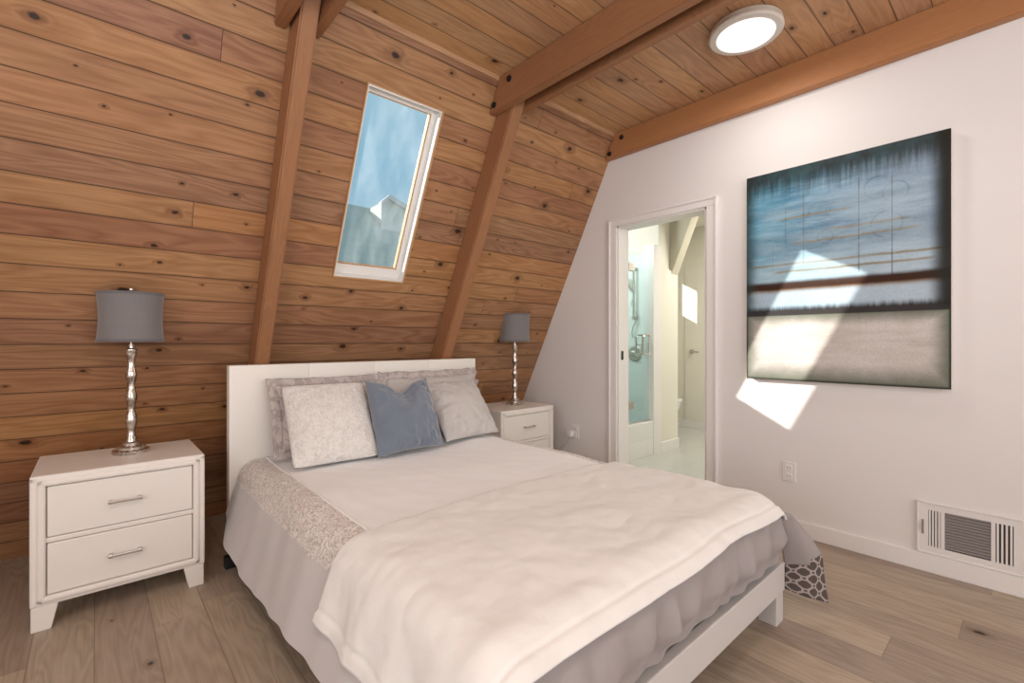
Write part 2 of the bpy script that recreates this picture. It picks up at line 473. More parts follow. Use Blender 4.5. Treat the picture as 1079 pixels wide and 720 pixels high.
# ceiling
bm = new(); box(bm, XL - .1, XW + .12, YB - .1, sy(ZC) + .02, ZC, ZC + .1)
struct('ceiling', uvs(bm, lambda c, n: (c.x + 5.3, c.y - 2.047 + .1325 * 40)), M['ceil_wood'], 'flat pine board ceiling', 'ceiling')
# thin strip along the joint of slope and ceiling
bm = new(); prism(bm, [sp(XL, ZC - .022), sp(XL, ZC), Vector((XL, sy(ZC) - .010, ZC)), sp(XL, ZC - .018, -.008)], (XW - XL - .055, 0, 0))
struct('trim_1', uvs(bm, lambda c, n: (c.x, c.z)), M['ceil_wood'], 'thin pine strip where sloped wall meets ceiling', 'trim')

# right wall with door opening
DY0, DY1, DZ, WT = 1.458, 2.176, 2.03, .12
bm = new()
box(bm, XW, XW + WT, YB - .1, DY0, 0, ZC); box(bm, XW, XW + WT, DY0, DY1, DZ, ZC); box(bm, XW, XW + WT, DY1, 3.75, 0, ZC)
struct('wall_right', bm, M['wall'], 'white painted wall holding the painting and doorway', 'wall')
# walls behind and left of the camera
bm = new(); box(bm, XL - .1, XL, YB - .1, 3.75, 0, ZC); struct('wall_left', bm, M['wall'], 'white wall out of view on the left', 'wall')
bm = new(); box(bm, XL - .1, XW + .1, YB - .1, YB, 0, ZC); struct('wall_front', bm, M['wall'], 'white wall behind the camera', 'wall')

# baseboards
bm = new(); box(bm, XW - .014, XW, YB, 1.382, 0, .09, .003); struct('baseboard_right', bm, M['trim'], 'white baseboard below the painting', 'baseboard')
bm = new(); box(bm, XW - .014, XW, 2.252, sy(.09) - .01, 0, .09, .003); struct('baseboard_corner', bm, M['trim'], 'white baseboard beside the right nightstand', 'baseboard')

# door casing and jamb
door = thing('door_1', (XW, 1.77, 0), 'white cased doorway opening to the bathroom', 'door', kind='structure')
bm = new()
for y0, y1 in ((DY0 - .075, DY0), (DY1, DY1 + .075)):
    box(bm, XW - .016, XW, y0, y1, 0, DZ, .004)
    yy = y0 if y0 < DY0 - .01 else y1 - .018
    box(bm, XW - .024, XW - .012, yy, yy + .018, 0, DZ + .055, .004)
box(bm, XW - .016, XW, DY0 - .075, DY1 + .075, DZ, DZ + .062, .004)
box(bm, XW - .024, XW - .012, DY0 - .075, DY1 + .075, DZ + .044, DZ + .062, .004)
obj('casing', bm, M['trim'], door)
bm = new()
box(bm, XW - .004, XW + WT + .01, DY0 - .001, DY0 + .014, 0, DZ); box(bm, XW - .004, XW + WT + .01, DY1 - .014, DY1 + .001, 0, DZ)
box(bm, XW - .004, XW + WT + .01, DY0, DY1, DZ - .014, DZ + .001)
obj('jamb', bm, M['trim'], door)
bm = new(); box(bm, XW + .03, XW + .058, DY1 - .017, DY1 - .013, .985, 1.055, .001); obj('strike_plate', bm, M['dark_metal'], door)

# ------------------------------------------------------------------ rafters and ceiling joists
def rafter(x0, x1, label):
    bm = new(); z0, z1, dp = .0, 2.735, .16
    prism(bm, [(x0, sy(z0), z0), (x0, sy(z0) - dp, z0), (x0, sy(z1) - dp, z1), (x0, sy(z1), z1)], (x1 - x0, 0, 0))
    es = [e for e in bm.edges if abs(e.verts[0].co.x - e.verts[1].co.x) < 1e-6 and abs(e.verts[0].co.z - e.verts[1].co.z) > 1]
    bmesh.ops.bevel(bm, geom=es, offset=.007, segments=2, affect='EDGES')
    uvs(bm, lambda c, n: (c.z * SL, c.x + (c.y + SK * c.z)))
    return struct('rafter_beam', bm, M['beam'], label, 'beam')
rafter(.662, .738, 'sloping wooden rafter left of the skylight')
rafter(1.888, 1.975, 'sloping wooden rafter right of the skylight')
def joist(x0, x1, z0, label, y1=None, mat='beam', bolts=(), side=-1):
    bm = new(); ye = y1 or sy(z0)
    prism(bm, [(x0, YB, z0), (x0, sy(z0) - .004, z0), (x0, sy(ZC) - .004, ZC - .001), (x0, YB, ZC - .001)], (x1 - x0, 0, 0))
    es = [e for e in bm.edges if abs(e.verts[0].co.x - e.verts[1].co.x) < 1e-6]
    bmesh.ops.bevel(bm, geom=es, offset=.005, segments=2, affect='EDGES')
    uvs(bm, lambda c, n: (c.y, c.x * .9 + c.z))
    o = struct('ceiling_beam', bm, M[mat], label, 'beam')
    for y, z in bolts:
        b = new(); xf = x0 if side < 0 else x1
        lathe(b, [(.019, 0), (.019, side * .004), (.012, side * .005), (.012, side * .013)], (xf, y, z), 12, 'X')
        obj('bolt', b, M['bolt'], o)
    return o
joist(.598, .650, 2.545, 'ceiling beam bolted to left face of the left rafter', bolts=((2.13, 2.62),))
joist(.745, .795, 2.56, 'ceiling beam on right face of the left rafter')
joist(1.834, 1.886, 2.545, 'bolted ceiling beam on left face of the right rafter', bolts=((2.075, 2.69), (2.215, 2.585)))
joist(1.977, 2.03, 2.57, 'ceiling beam on right face of the right rafter')
joist(XW - .055, XW, 2.56, 'reddish ceiling beam along top of white wall', mat='beam_end', bolts=((2.10, 2.69), (2.21, 2.595)))

# ------------------------------------------------------------------ skylight
win = thing('window_1', sp(1.286, 1.997), 'tall skylight set in the sloping pine wall', 'window', kind='structure')
def frame_ring(bm, x0, x1, z0, z1, l, r, b, t, o0, o1):
    """rectangular ring lying in the slope; border widths l r b t; from depth o0 to o1"""
    for (a0, a1, c0, c1) in ((x0, x0 + l, z0, z1), (x1 - r, x1, z0, z1), (x0 + l, x1 - r, z0, z0 + b), (x0 + l, x1 - r, z1 - t, z1)):
        prism(bm, [sp(a0, c0, o0), sp(a1, c0, o0), sp(a1, c1, o0), sp(a0, c1, o0)], NS_ * (o1 - o0))
bm = new(); frame_ring(bm, WX0 - .002, WX1 + .002, WZ0 - .002, WZ1 + .002, .009, .009, .010, .010, -.006, TH)
obj('frame_liner', bm, M['alu'], win)
bm = new(); frame_ring(bm, WX0 - .006, WX1 + .010, WZ0 - .006, WZ1 + .006, .006, .010, .008, .006, -.010, .004)
obj('edge_trim', bm, M['wood_edge'], win)
bm = new(); frame_ring(bm, WX0 + .007, WX1 - .007, WZ0 + .008, WZ1 - .008, .010, .028, .05, .02, .045, .085)
obj('sash', bm, M['alu'], win)
bm = new(); frame_ring(bm, WX0 + .017, WX1 - .035, WZ0 + .058, WZ1 - .028, .004, .007, .005, .005, .052, .08)
obj('gasket', bm, M['wood_edge'], win)
bm = new(); prism(bm, [sp(WX0 + .015, WZ0 + .05, .062), sp(WX1 - .03, WZ0 + .05, .062), sp(WX1 - .03, WZ1 - .02, .062), sp(WX0 + .015, WZ1 - .02, .062)], NS_ * .006)
obj('pane', bm, M['glass'], win)

# ------------------------------------------------------------------ neighbour's house and ground outside
house = thing('house', (4.2, 9.5, -.3), 'grey neighbouring house with white gable seen through the skylight', 'house')
bm = new(); box(bm, .3, 6.6, 9.2, 14.0, -.3, 2.9); obj('wall', bm, plain('pale siding', (.55, .56, .50), .8), house)
def m_roof():
    t = NT('grey shingles'); x, y, z = t.sep(t.coord())
    f = t.m_('FRACT', t.mul(z, 5.0)); n = t.noise(t.coord(), 3, 4)
    t.put(t.b.inputs['Base Color'], t.mix(t.add(t.mul(t.step(0, .2, f), .3), t.mul(n, .7)), (.36, .39, .34), (.50, .53, .47))); t.set(Roughness=.9); return t.m
M['roof'] = m_roof()
bm = new(); prism(bm, [(0, 8.7, 2.55), (0, 11.2, 4.50), (0, 14.2, 2.6), (0, 14.2, 2.5), (0, 8.7, 2.45)], (6.9, 0, 0)); obj('roof', bm, M['roof'], house)
bm = new()
gx, gy, gz = 5.24, 10.3, 4.63
prism(bm, [(gx - .18, gy, gz - .20), (gx, gy, gz - .05), (gx + .95, gy, gz - .40), (gx + .95, gy, 2.4), (gx - .18, gy, 2.4)], (0, .012, 0))
obj('gable', bm, plain('pale grey siding', (.60, .62, .58), .8), house)
bm = new(); prism(bm, [(gx - .16, gy + .012, gz - .28), (gx, gy + .012, gz - .10), (gx + .95, gy + .012, gz - .46), (gx + .95, gy + .012, 2.4), (gx - .16, gy + .012, 2.4)], (0, .9, 0)); obj('gable_roof', bm, M['roof'], house)
bm = new()
prism(bm, [(gx, gy - .1, gz), (gx - .23, gy - .1, gz - .22), (gx - .23, gy - .1, gz - .32), (gx, gy - .1, gz - .10)], (0, .1, 0))
prism(bm, [(gx, gy - .1, gz), (gx + 1.0, gy - .1, gz - .36), (gx + 1.0, gy - .1, gz - .48), (gx, gy - .1, gz - .12)], (0, .1, 0))
obj('gable_trim', bm, plain('white fascia', (.62, .62, .60), .6), house)
bm = new(); box(bm, -30, 40, 3.9, 60, -.5, -.3); struct('ground', bm, plain('earth', (.30, .29, .24), .9), 'ground outside the cabin', 'ground')

# ------------------------------------------------------------------ bathroom beyond the doorway
BX = 5.80; BC = 2.60
bm = new(); box(bm, XW + .1, BX + .1, .7, 3.7, -.1, .002); struct('floor_bathroom', uvs(bm, lambda c, n: (c.x, c.y)), M['tile'], 'grey tile floor of the bathroom', 'floor')
bm = new(); box(bm, XW + WT, BX + .1, .6, 3.7, BC, BC + .1); struct('ceiling_bathroom', bm, M['bath_wall'], 'cream ceiling of the bathroom', 'ceiling')
bm = new(); box(bm, BX, BX + .1, .6, 3.7, 0, BC); struct('wall_bathroom_far', bm, M['bath_wall'], 'cream far wall of the bathroom', 'wall')
bm = new(); box(bm, XW + WT, BX, .6, .7, 0, BC); struct('wall_bathroom_front', bm, M['bath_wall'], 'cream side wall of the bathroom', 'wall')
BWX0, BWX1, BWZ0, BWZ1 = 5.0, 5.34, 1.70, 2.2
bm = new(); Y0, Y1 = 3.55, 3.65
box(bm, XW + WT, BWX0, Y0, Y1, 0, BC); box(bm, BWX1, BX, Y0, Y1, 0, BC); box(bm, BWX0, BWX1, Y0, Y1, 0, BWZ0); box(bm, BWX0, BWX1, Y0, Y1, BWZ1, BC)
struct('wall_bathroom_back', bm, M['bath_wall'], 'cream back wall of the bathroom', 'wall')
w2 = thing('window_2', (5.17, 3.6, BWZ0), 'small bathroom window hidden behind the partition', 'window', kind='structure')
bm = new()
for a in ((BWX0, BWX0 + .03, BWZ0, BWZ1), (BWX1 - .03, BWX1, BWZ0, BWZ1), (BWX0, BWX1, BWZ0, BWZ0 + .03), (BWX0, BWX1, BWZ1 - .03, BWZ1)): box(bm, a[0], a[1], 3.57, 3.62, a[2], a[3])
obj('frame', bm, M['alu'], w2)
bm = new(); box(bm, BWX0 + .02, BWX1 - .02, 3.592, 3.598, BWZ0 + .02, BWZ1 - .02); obj('pane', bm, M['glass2'], w2)
# partition with painted rafter and beam above
PX0, PX1, PY = 4.31, 4.66, 2.545
bm = new(); box(bm, PX0, PX1, PY, 3.55, 0, 1.88)
box(bm, PX0, PX1 - .13, PY + .02, 3.55, 1.88, BC)
struct('wall_partition', bm, M['bath_wall'], 'cream partition between shower and toilet', 'wall')
bm = new(); prism(bm, [(PX1 - .13, PY, 1.84), (PX1 - .13, PY + .25, 1.84), (PX1 - .13, 2.50, BC), (PX1 - .13, 2.24, BC)], (.13, 0, 0))
struct('rafter_beam', bm, M['bath_beam'], 'cream painted rafter slanting up from the bathroom partition', 'beam')
bm = new(); box(bm, PX1 - .17, PX1 - .02, .7, 3.5, BC - .15, BC); struct('ceiling_beam', bm, M['bath_beam'], 'cream painted beam under bathroom ceiling', 'beam')
bm = new(); box(bm, 4.165, PX0, PY - .012, PY + .10, 0, 2.10); struct('trim_2', bm, M['trim'], 'white shower side post', 'trim')
bm = new(); box(bm, PX0, PX1 + .012, PY - .014, PY, 0, .10, .003); box(bm, PX1, PX1 + .012, PY, 3.5, 0, .10); box(bm, BX - .014, BX, .75, 3.5, 0, .10)
struct('baseboard_bathroom', bm, M['trim'], 'white baseboard round the bathroom partition', 'baseboard')
bm = new(); box(bm, 3.20, 4.30, PY + .9, PY + .99, 0, BC); box(bm, PX0 - .006, PX0, PY + .1, PY + .99, .1, 2.05); 
struct('wall_shower', uvs(bm, lambda c, n: (c.x + c.y, c.z)), M['shower_tile'], 'pale aqua tiled walls inside the shower', 'wall')
bm = new(); box(bm, XW + WT, 4.165, PY - .01, PY + .11, 0, .335, .006)
o = obj('shower_curb', uvs(bm, lambda c, n: (c.x, c.z)), M['curb_tile']); tag(o, 'white tiled low wall below the shower glass', 'shower curb', kind='structure')
sh = thing('shower_screen', (3.7, PY + .045, .335), 'aqua glass shower door above white tiled curb', 'shower door')
bm = new(); box(bm, XW + WT + .01, 4.160, PY + .04, PY + .05, .345, 2.0); obj('glass_panel', bm, M['aqua'], sh)
bm = new()
hx, hw = 4.06, .055
for yy in (PY + .005, PY + .085):
    tube(bm, [(hx - hw, yy, 1.0), (hx - hw, yy, 1.18), (hx - hw + .015, yy, 1.195), (hx + hw - .015, yy, 1.195), (hx + hw, yy, 1.18), (hx + hw, yy, 1.02), (hx + hw - .015, yy, 1.005), (hx - hw + .015, yy, 1.005), (hx - hw, yy, 1.02)], .009, 8)
tube(bm, [(hx - hw, PY + .005, 1.1), (hx - hw, PY + .085, 1.1)], .006, 8); obj('handle', bm, M['steel'], sh)
for z in (.515, 1.85):
    bm = new(); box(bm, 3.80, 3.89, PY + .03, PY + .06, z - .04, z + .04, .004); obj('hinge', bm, M['steel'], sh)
bm = new(); box(bm, XW + WT + .01, 4.16, PY + .035, PY + .055, .335, .347); obj('bottom_rail', bm, M['steel'], sh)
XF = PX0 - .006
rail = thing('shower_rail', (XF, 2.825, 1.35), 'chrome slide rail with hand shower on shower wall', 'shower')
bm = new(); tube(bm, [(XF - .05, 2.825, 1.36), (XF - .05, 2.825, 1.92)], .012, 10); obj('slide_bar', bm, M['steel'], rail)
for z in (1.38, 1.90):
    bm = new(); tube(bm, [(XF, 2.825, z), (XF - .06, 2.825, z)], .02, 12); obj('bracket', bm, M['steel'], rail)
bm = new(); tube(bm, [(XF - .06, 2.825, 1.66), (XF - .11, 2.86, 1.74), (XF - .12, 2.93, 1.82)], .014, 10); lathe(bm, [(.02, 0), (.05, .01), (.05, .025)], (XF - .13, 2.93, 1.80), 16, 'X'); obj('hand_shower', bm, M['steel'], rail)
bm = new(); tube(bm, [(XF - .04, 2.825 + .03 * math.sin(k), 1.62 - .05 * k) for k in range(1, 10)], .006, 8); obj('hose', bm, M['steel'], rail)
val = thing('shower_valve', (XF, 2.84, 1.0), 'round chrome shower valve below the slide rail', 'shower valve')
bm = new(); lathe(bm, [(.085, 0), (.085, -.008), (.07, -.014), (.03, -.016), (.03, -.06), (.02, -.065)], (XF, 2.84, 1.0), 28, 'X'); obj('rose', bm, M['steel'], val)
bm = new(); tube(bm, [(XF - .05, 2.84, 1.0), (XF - .055, 2.77, .98)], .01, 8); obj('lever', bm, M['steel'], val)
# toilet
toi = thing('toilet', (5.2, 3.17, 0), 'white toilet partly hidden behind the bathroom partition', 'toilet')
bm = new()
prof = [(0.0, .13, .16), (.12, .12, .15), (.24, .15, .22), (.36, .185, .27), (.40, .19, .275)]
rings = []
for z, rx, ry in prof:
    rings.append([bm.verts.new((5.2 + rx * math.cos(2 * PI * i / 28), 3.09 + ry * math.sin(2 * PI * i / 28) * (1.0 if math.sin(2 * PI * i / 28) < 0 else .8), z)) for i in range(28)])
for k in range(len(rings) - 1):
    for i in range(28): bm.faces.new((rings[k][i], rings[k][(i + 1) % 28], rings[k + 1][(i + 1) % 28], rings[k + 1][i]))
bm.faces.new(rings[0][::-1]); bm.faces.new(rings[-1]); obj('bowl', bm, M['porcelain'], toi, True, .8)
bm = new(); rr_ = []
for z, s in ((.40, 1.0), (.425, 1.02), (.44, .98)):
    rr_.append([bm.verts.new((5.2 + .195 * s * math.cos(2 * PI * i / 28), 3.09 + .285 * s * math.sin(2 * PI * i / 28) * (1.0 if math.sin(2 * PI * i / 28) < 0 else .8), z)) for i in range(28)])
for k in range(2):
    for i in range(28): bm.faces.new((rr_[k][i], rr_[k][(i + 1) % 28], rr_[k + 1][(i + 1) % 28], rr_[k + 1][i]))
bm.faces.new(rr_[0][::-1]); bm.faces.new(rr_[-1]); obj('lid', bm, M['porcelain'], toi, True, .8)
bm = new(); box(bm, 5.0, 5.4, 3.34, 3.52, .40, .78, .02, 3); obj('tank', bm, M['porcelain'], toi)
bm = new(); box(bm, 4.99, 5.41, 3.33, 3.525, .78, .81, .01, 2); obj('tank_lid', bm, M['porcelain'], toi)
# far door with lever
d2 = thing('door_2', (BX, 2.7, 0), 'plain cream door with lever handle in the far bathroom wall', 'door', kind='structure')
bm = new(); box(bm, BX - .012, BX - .001, 2.30, 3.06, .101, 2.10, .002); obj('door_leaf', bm, M['bath_door'], d2)
bm = new(); lathe(bm, [(.032, -.012), (.032, -.02), (.014, -.024), (.014, -.06)], (BX, 2.965, 1.0), 20, 'X'); tube(bm, [(BX - .058, 2.965, 1.0), (BX - .058, 2.86, .995)], .010, 8); obj('door_handle', bm, M['steel'], d2)

# ------------------------------------------------------------------ nightstands
def make_nightstand(x0, yf, label):
    w, dpt = .571, .455
    t = thing('nightstand', (x0 + w / 2, yf + dpt / 2, 0), label, 'nightstand', 'matching white two-drawer nightstands beside the bed')
    X = lambda a: x0 + a
    x1 = x0 + w; yb = yf + dpt
    bm = new()      # carcass: sides, top, bottom, back, open at the front
    box(bm, x0, x0 + .024, yf, yb, .096, .605, .008, 3); box(bm, x1 - .024, x1, yf, yb, .096, .605, .008, 3)
    box(bm, x0, x1, yf, yb, .577, .606, .008, 3); box(bm, x0 + .002, x1 - .002, yf + .002, yb, .096, .118, .006, 2)
    box(bm, x0 + .01, x1 - .01, yb - .02, yb - .002, .10, .60)
    obj('cabinet', bm, M['ns_white'], t)
    bm = new()      # raised moulding round the drawers and the rail between
    a0, a1, b0, b1, wd = x0 + .020, x1 - .020, .108, .588, .026
    for q in ((a0, a0 + wd, b0, b1), (a1 - wd, a1, b0, b1), (a0, a1, b0, b0 + wd), (a0, a1, b1 - wd, b1)):
        box(bm, q[0], q[1], yf - .007, yf + .03, q[2], q[3], .010, 3)
    box(bm, a0 + wd - .004, a1 - wd + .004, yf + .004, yf + .03, .339, .359, .004, 2)
    obj('face_frame', bm, M['ns_white'], t)
    bm = new(); box(bm, x0 + .03, x1 - .03, yf + .022, yf + .034, .12, .585); obj('inner_back', bm, M['gap'], t)
    for z0, z1 in ((.3615, .5595), (.1365, .3365)):
        bm = new(); box(bm, x0 + .0485, x1 - .0485, yf + .004, yf + .028, z0, z1, .004, 2)
        d = obj('drawer', bm, M['ns_white'], t)
        zc = (z0 + z1) / 2; xc = x0 + w / 2
        bm = new(); box(bm, xc - .056, xc + .056, yf - .026, yf - .017, zc - .004, zc + .006, .002, 2)
        for s in (-1, 1): box(bm, xc + s * .048 - .006, xc + s * .048 + .006, yf - .024, yf + .008, zc - .006, zc + .008, .002, 2)
        obj('handle', bm, M['steel'], d)
    for sx in (0, 1):
        for syy in (0, 1):
            bm = new()
            xa = x0 + .003 if sx == 0 else x1 - .003; ya = yf + .004 if syy == 0 else yb - .004
            ex = 1 if sx == 0 else -1; ey = 1 if syy == 0 else -1
            lo = [(xa, ya), (xa + ex * .058, ya), (xa + ex * .058, ya + ey * .058), (xa, ya + ey * .058)]
            hi = [(xa, ya), (xa + ex * .078, ya), (xa + ex * .078, ya + ey * .078), (xa, ya + ey * .078)]
            va = [bm.verts.new((p[0], p[1], 0)) for p in lo]; vb = [bm.verts.new((p[0], p[1], .0965)) for p in hi]
            bm.faces.new(va[::-1]); bm.faces.new(vb)
            for i in range(4): bm.faces.new((va[i], va[(i + 1) % 4], vb[(i + 1) % 4], vb[i]))
            bmesh.ops.bevel(bm, geom=bm.edges[:], offset=.003, segments=1, affect='EDGES')
            obj('leg', bm, M['ns_white'], t)
    return t
ns = make_nightstand(-.187, 2.573, 'white two-drawer nightstand left of the bed')
ns2 = copy_tree(ns); ns2.location = (2.258 + .2855, 2.645 + .2275, 0)
ns2['label'] = 'white two-drawer nightstand in the corner right of the bed'

# ------------------------------------------------------------------ table lamps
def make_lamp(x, y, label):
    z0 = .6062
    t = thing('table_lamp', (x, y, z0), label, 'lamp', 'silver table lamps with grey drum shades')
    bm = new()
    lathe(bm, [(.070, 0), (.072, .004), (.072, .014), (.066, .018), (.056, .020), (.056, .030), (.050, .034), (.038, .037), (.038, .048), (.030, .053)], (x, y, z0), 40)
    obj('base', bm, M['silver'], t, True, .6)
    bm = new(); prof = []
    H0, H1, n = .050, .475, 48
    for i in range(n + 1):
        f = i / n; z = H0 + (H1 - H0) * f
        r = .0195 + .0042 * math.cos(2 * PI * (f * 4.0 + .02)) - .002 * f
        r += .0035 * math.exp(-((((f * 4.0) % 1) - .98) / .05) ** 2)
        prof.append((r, z))
    prof += [(.023, H1 + .003), (.023, H1 + .012), (.011, H1 + .018), (.011, H1 + .035)]
    lathe(bm, prof, (x, y, z0), 28); obj('column', bm, M['silver'], t, True, .7)
    bm = new(); l = bm.loops.layers.uv.verify()
    S, K = 56, 12; zb, zt = .522, .752
    def rad(f): return .127 - .0085 * math.sin(PI * f) + .001 * f
    rows = []
    for k in range(K + 1):
        f = k / K
        rows.append([bm.verts.new((x + rad(f) * math.cos(2 * PI * i / S), y + rad(f) * math.sin(2 * PI * i / S), z0 + zb + (zt - zb) * f)) for i in range(S)])
    for k in range(K):
        for i in range(S):
            f = bm.faces.new((rows[k][i], rows[k][(i + 1) % S], rows[k + 1][(i + 1) % S], rows[k + 1][i]))
            for lp, (a, b) in zip(f.loops, ((i, k), (i + 1, k), (i + 1, k + 1), (i, k + 1))): lp[l].uv = (a / S, b / K)
    sh = obj('lamp_shade', bm, M['shade'], t, True, normals=False)
    md = sh.modifiers.new('thick', 'SOLIDIFY'); md.thickness = .003
    for zz in (zb, zt - .012):
        bm = new(); rr2 = .1285
        lathe(bm, [(rr2 - .004, zz), (rr2, zz), (rr2 + .0005, zz + .012), (rr2 - .004, zz + .012)], (x, y, z0), 56)
        for f in [f for f in bm.faces if len(f.verts) > 8]: bm.faces.remove(f)
        obj('shade_trim', bm, M['shade_trim'], sh)
    bm = new()
    for k in range(3): tube(bm, [(x, y, z0 + zt - .02), (x + .124 * math.cos(k * 2.1), y + .124 * math.sin(k * 2.1), z0 + zt - .008)], .002, 6)
    tube(bm, [(x, y, z0 + .50), (x, y, z0 + zt - .01)], .004, 8); obj('harp', bm, M['steel'], t)
    bm = new(); lathe(bm, [(.004, zt - .015), (.004, zt + .006), (.009, zt + .010), (.011, zt + .018), (.008, zt + .026), (.002, zt + .029)], (x, y, z0), 16); obj('finial', bm, M['silver'], t, True)
    return t
lp = make_lamp(.130, 2.845, 'silver lamp with grey drum shade on the left nightstand')
lp2 = copy_tree(lp); lp2.location = (2.612, 2.885, .6062)
lp2['label'] = 'silver lamp with grey drum shade on the corner nightstand'

# ------------------------------------------------------------------ bed
bed = thing('bed', (1.35, 1.85, 0), 'white bed with tall cream headboard against the pine wall', 'bed')
HX0, HX1, HY0, HY1, HZ = .525, 2.14, 2.805, 2.87, 1.003
bm = new(); n = 4
for i in range(n):
    a = HX0 + (HX1 - HX0) * i / n; b = HX0 + (HX1 - HX0) * (i + 1) / n
    box(bm, a, b, HY0, HY1, .12, HZ, .004, 3)
obj('headboard', bm, M['head'], bed, True, .6)
FX0, FX1, FY = .66, 2.083, .672
bm = new(); box(bm, FX0, FX1, FY, FY + .035, .125, .238, .004); obj('foot_rail', bm, M['frame_white'], bed)
for xa in (FX0, FX1 - .03):
    bm = new(); box(bm, xa, xa + .03, FY + .035, HY0, .125, .238, .004); obj('side_rail', bm, M['frame_white'], bed)
bm = new(); box(bm, FX0 + .03, FX1 - .03, FY + .035, HY0, .20, .235); obj('slat_base', bm, M['frame_white'], bed)
for xa, ya in ((FX0 + .02, FY + .005), (FX1 - .075, FY + .005), (FX0 + .02, 2.70), (FX1 - .09, 2.70)):
    bm = new(); box(bm, xa, xa + .07, ya, ya + .07, 0, .126, .003); obj('leg', bm, M['frame_white'], bed)
bm = new(); box(bm, .482, .56, 2.66, 2.71, 0, .058, .006); box(bm, .55, .69, 2.67, 2.71, .02, .065)
box(bm, .655, .69, 2.67, 2.71, .02, .13); o = obj('support_foot', bm, M['black'], bed); o['label'] = 'black plastic foot under the bed'

# comforter: one smooth cross-section along X, a rounded end at the foot
XC_, ZT = 1.33, .497
def xpath(a):
    """arc length from the middle -> X, drop, normal (x, z)"""
    if a < 0: fl, r, th0, s = XC_ - .66, .10, 1.25, -1
    else: fl, r, th0, s = 2.00 - XC_, .09, 1.42, 1
    q = abs(a)
    if q <= fl: return XC_ + a, 0.0, 0.0, 1.0
    th = (q - fl) / r
    if th <= th0: return XC_ + s * (fl + r * math.sin(th)), r * (1 - math.cos(th)), s * math.sin(th), math.cos(th)
    l = q - fl - r * th0
    return (XC_ + s * (fl + r * math.sin(th0) + l * math.cos(th0)), r * (1 - math.cos(th0)) + l * math.sin(th0), s * math.sin(th0), math.cos(th0))
YF0, RF, THF = .775, .095, 1.45
def ypath(b):
    """distance toward the foot from Y = 2.797"""
    fl = 2.797 - YF0
    if b <= fl: return 2.797 - b, 0.0, 0.0, 1.0
    th = (b - fl) / RF
    if th <= THF: return YF0 - RF * math.sin(th), RF * (1 - math.cos(th)), -math.sin(th), math.cos(th)
    l = b - fl - RF * THF
    return YF0 - RF * math.sin(THF) - l * math.cos(THF), RF * (1 - math.cos(THF)) + l * math.sin(THF), -math.sin(THF), math.cos(THF)
def puff(a, b):
    h = .010 * nz(a * 2.3, b * 2.1, 1.7) + .006 * nz(a * 5, b * 4.2, 5.1)
    h += .0035 * nz(a * 3 + b * 9, b * 7 - a * 12, 2.2)
    return h
def cov(a, b, off=0.0, extra=0.0):
    X, dx, nx, nzx = xpath(a); Y, dy, ny, nzy = ypath(b)
    h = puff(a, b) + off + extra
    hang = sst(.04, .16, dx)
    wv = hang * (.007 * math.sin(b * 13 + 2 * nz(b * 3, a * 2)) + .0035 * math.sin(b * 31 + a * 3))
    nvec = Vector((nx, ny, max(nzx * nzy, .02))); nvec.normalize()
    return Vector((X, Y, ZT - dx - dy)) + nvec * (h + wv)
A_L = .67; A_LA = A_L + .125; A_R = .67; A_RA = A_R + .09 * 1.42
BF = 2.797 - YF0
com = thing('comforter', (1.33, 1.8, ZT), 'white and lilac grey comforter spread over the bed', 'comforter')
def strip(name, a0, a1, b0, b1, nu, nv, mat, fn=None, hemfn=None):
    bm = new()
    def P(u, v):
        b = b0 + (b1 - b0) * v
        aa0 = a0(b) if callable(a0) else a0; aa1 = a1(b) if callable(a1) else a1
        return (fn or cov)(aa0 + (aa1 - aa0) * u, b)
    grid(bm, nu, nv, P)
    o = obj(name, bm, mat, com, True, normals=False)
    return o
inner = lambda b: -(A_L - .012 + .03 * math.exp(-b * 1.2) * -1 + .004 * math.sin(b * 9))
strip('center_panel', inner, A_R - .03, 0, BF + .02, 110, 150, M['duvet'])
strip('border_band', -A_LA - .035, inner, 0, BF + .02, 16, 120, M['border'])
strip('border_band', A_R - .03, A_RA, 0, BF + .03, 14, 110, M['border'])
hemL = lambda b: -(A_LA + .035 + .262 + .018 * math.sin(b * 3.1) + .012 * nz(b * 5, 3) - .10 * sst(.25, 0, b))
strip('side_panel', hemL, -A_LA - .035, 0, BF + .06, 26, 150, M['side'])
strip('side_panel', A_RA, A_RA + .27, 0, BF + .07, 16, 90, M['side'])
# foot panel: gathers hanging over the foot rail
def footfn(a, b):
    X, dx, nx, nzx = xpath(a)
    l = b - BF                       # 0 .. .38
    Y, dy, ny, nzy = ypath(b)
    p = cov(a, b)
    k = sst(.06, .2, l); e = sst(.20, .27, l)
    wob = 1.1 * nz(a * 4, l * 3, 9)
    g = .017 * (1 - abs(math.sin(a * 11 + l * 9 + 1.8 * wob))) ** 1.6 + .011 * math.sin(a * 47 + l * 14 + 2 * wob) + .010 * nz(a * 9 + l * 8, l * 6, 3)
    p.y += -(.020 * k * (1 - e)) - g * k * (1 - .55 * e) + .012 * e
    return p
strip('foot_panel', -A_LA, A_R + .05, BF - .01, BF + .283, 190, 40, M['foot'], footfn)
# piping beside the center panel
bm = new(); tube(bm, [cov(inner(b), b, .002) for b in [i * .03 for i in range(int(BF / .03))]], .0045, 6); obj('piping', bm, M['duvet'], com, True)
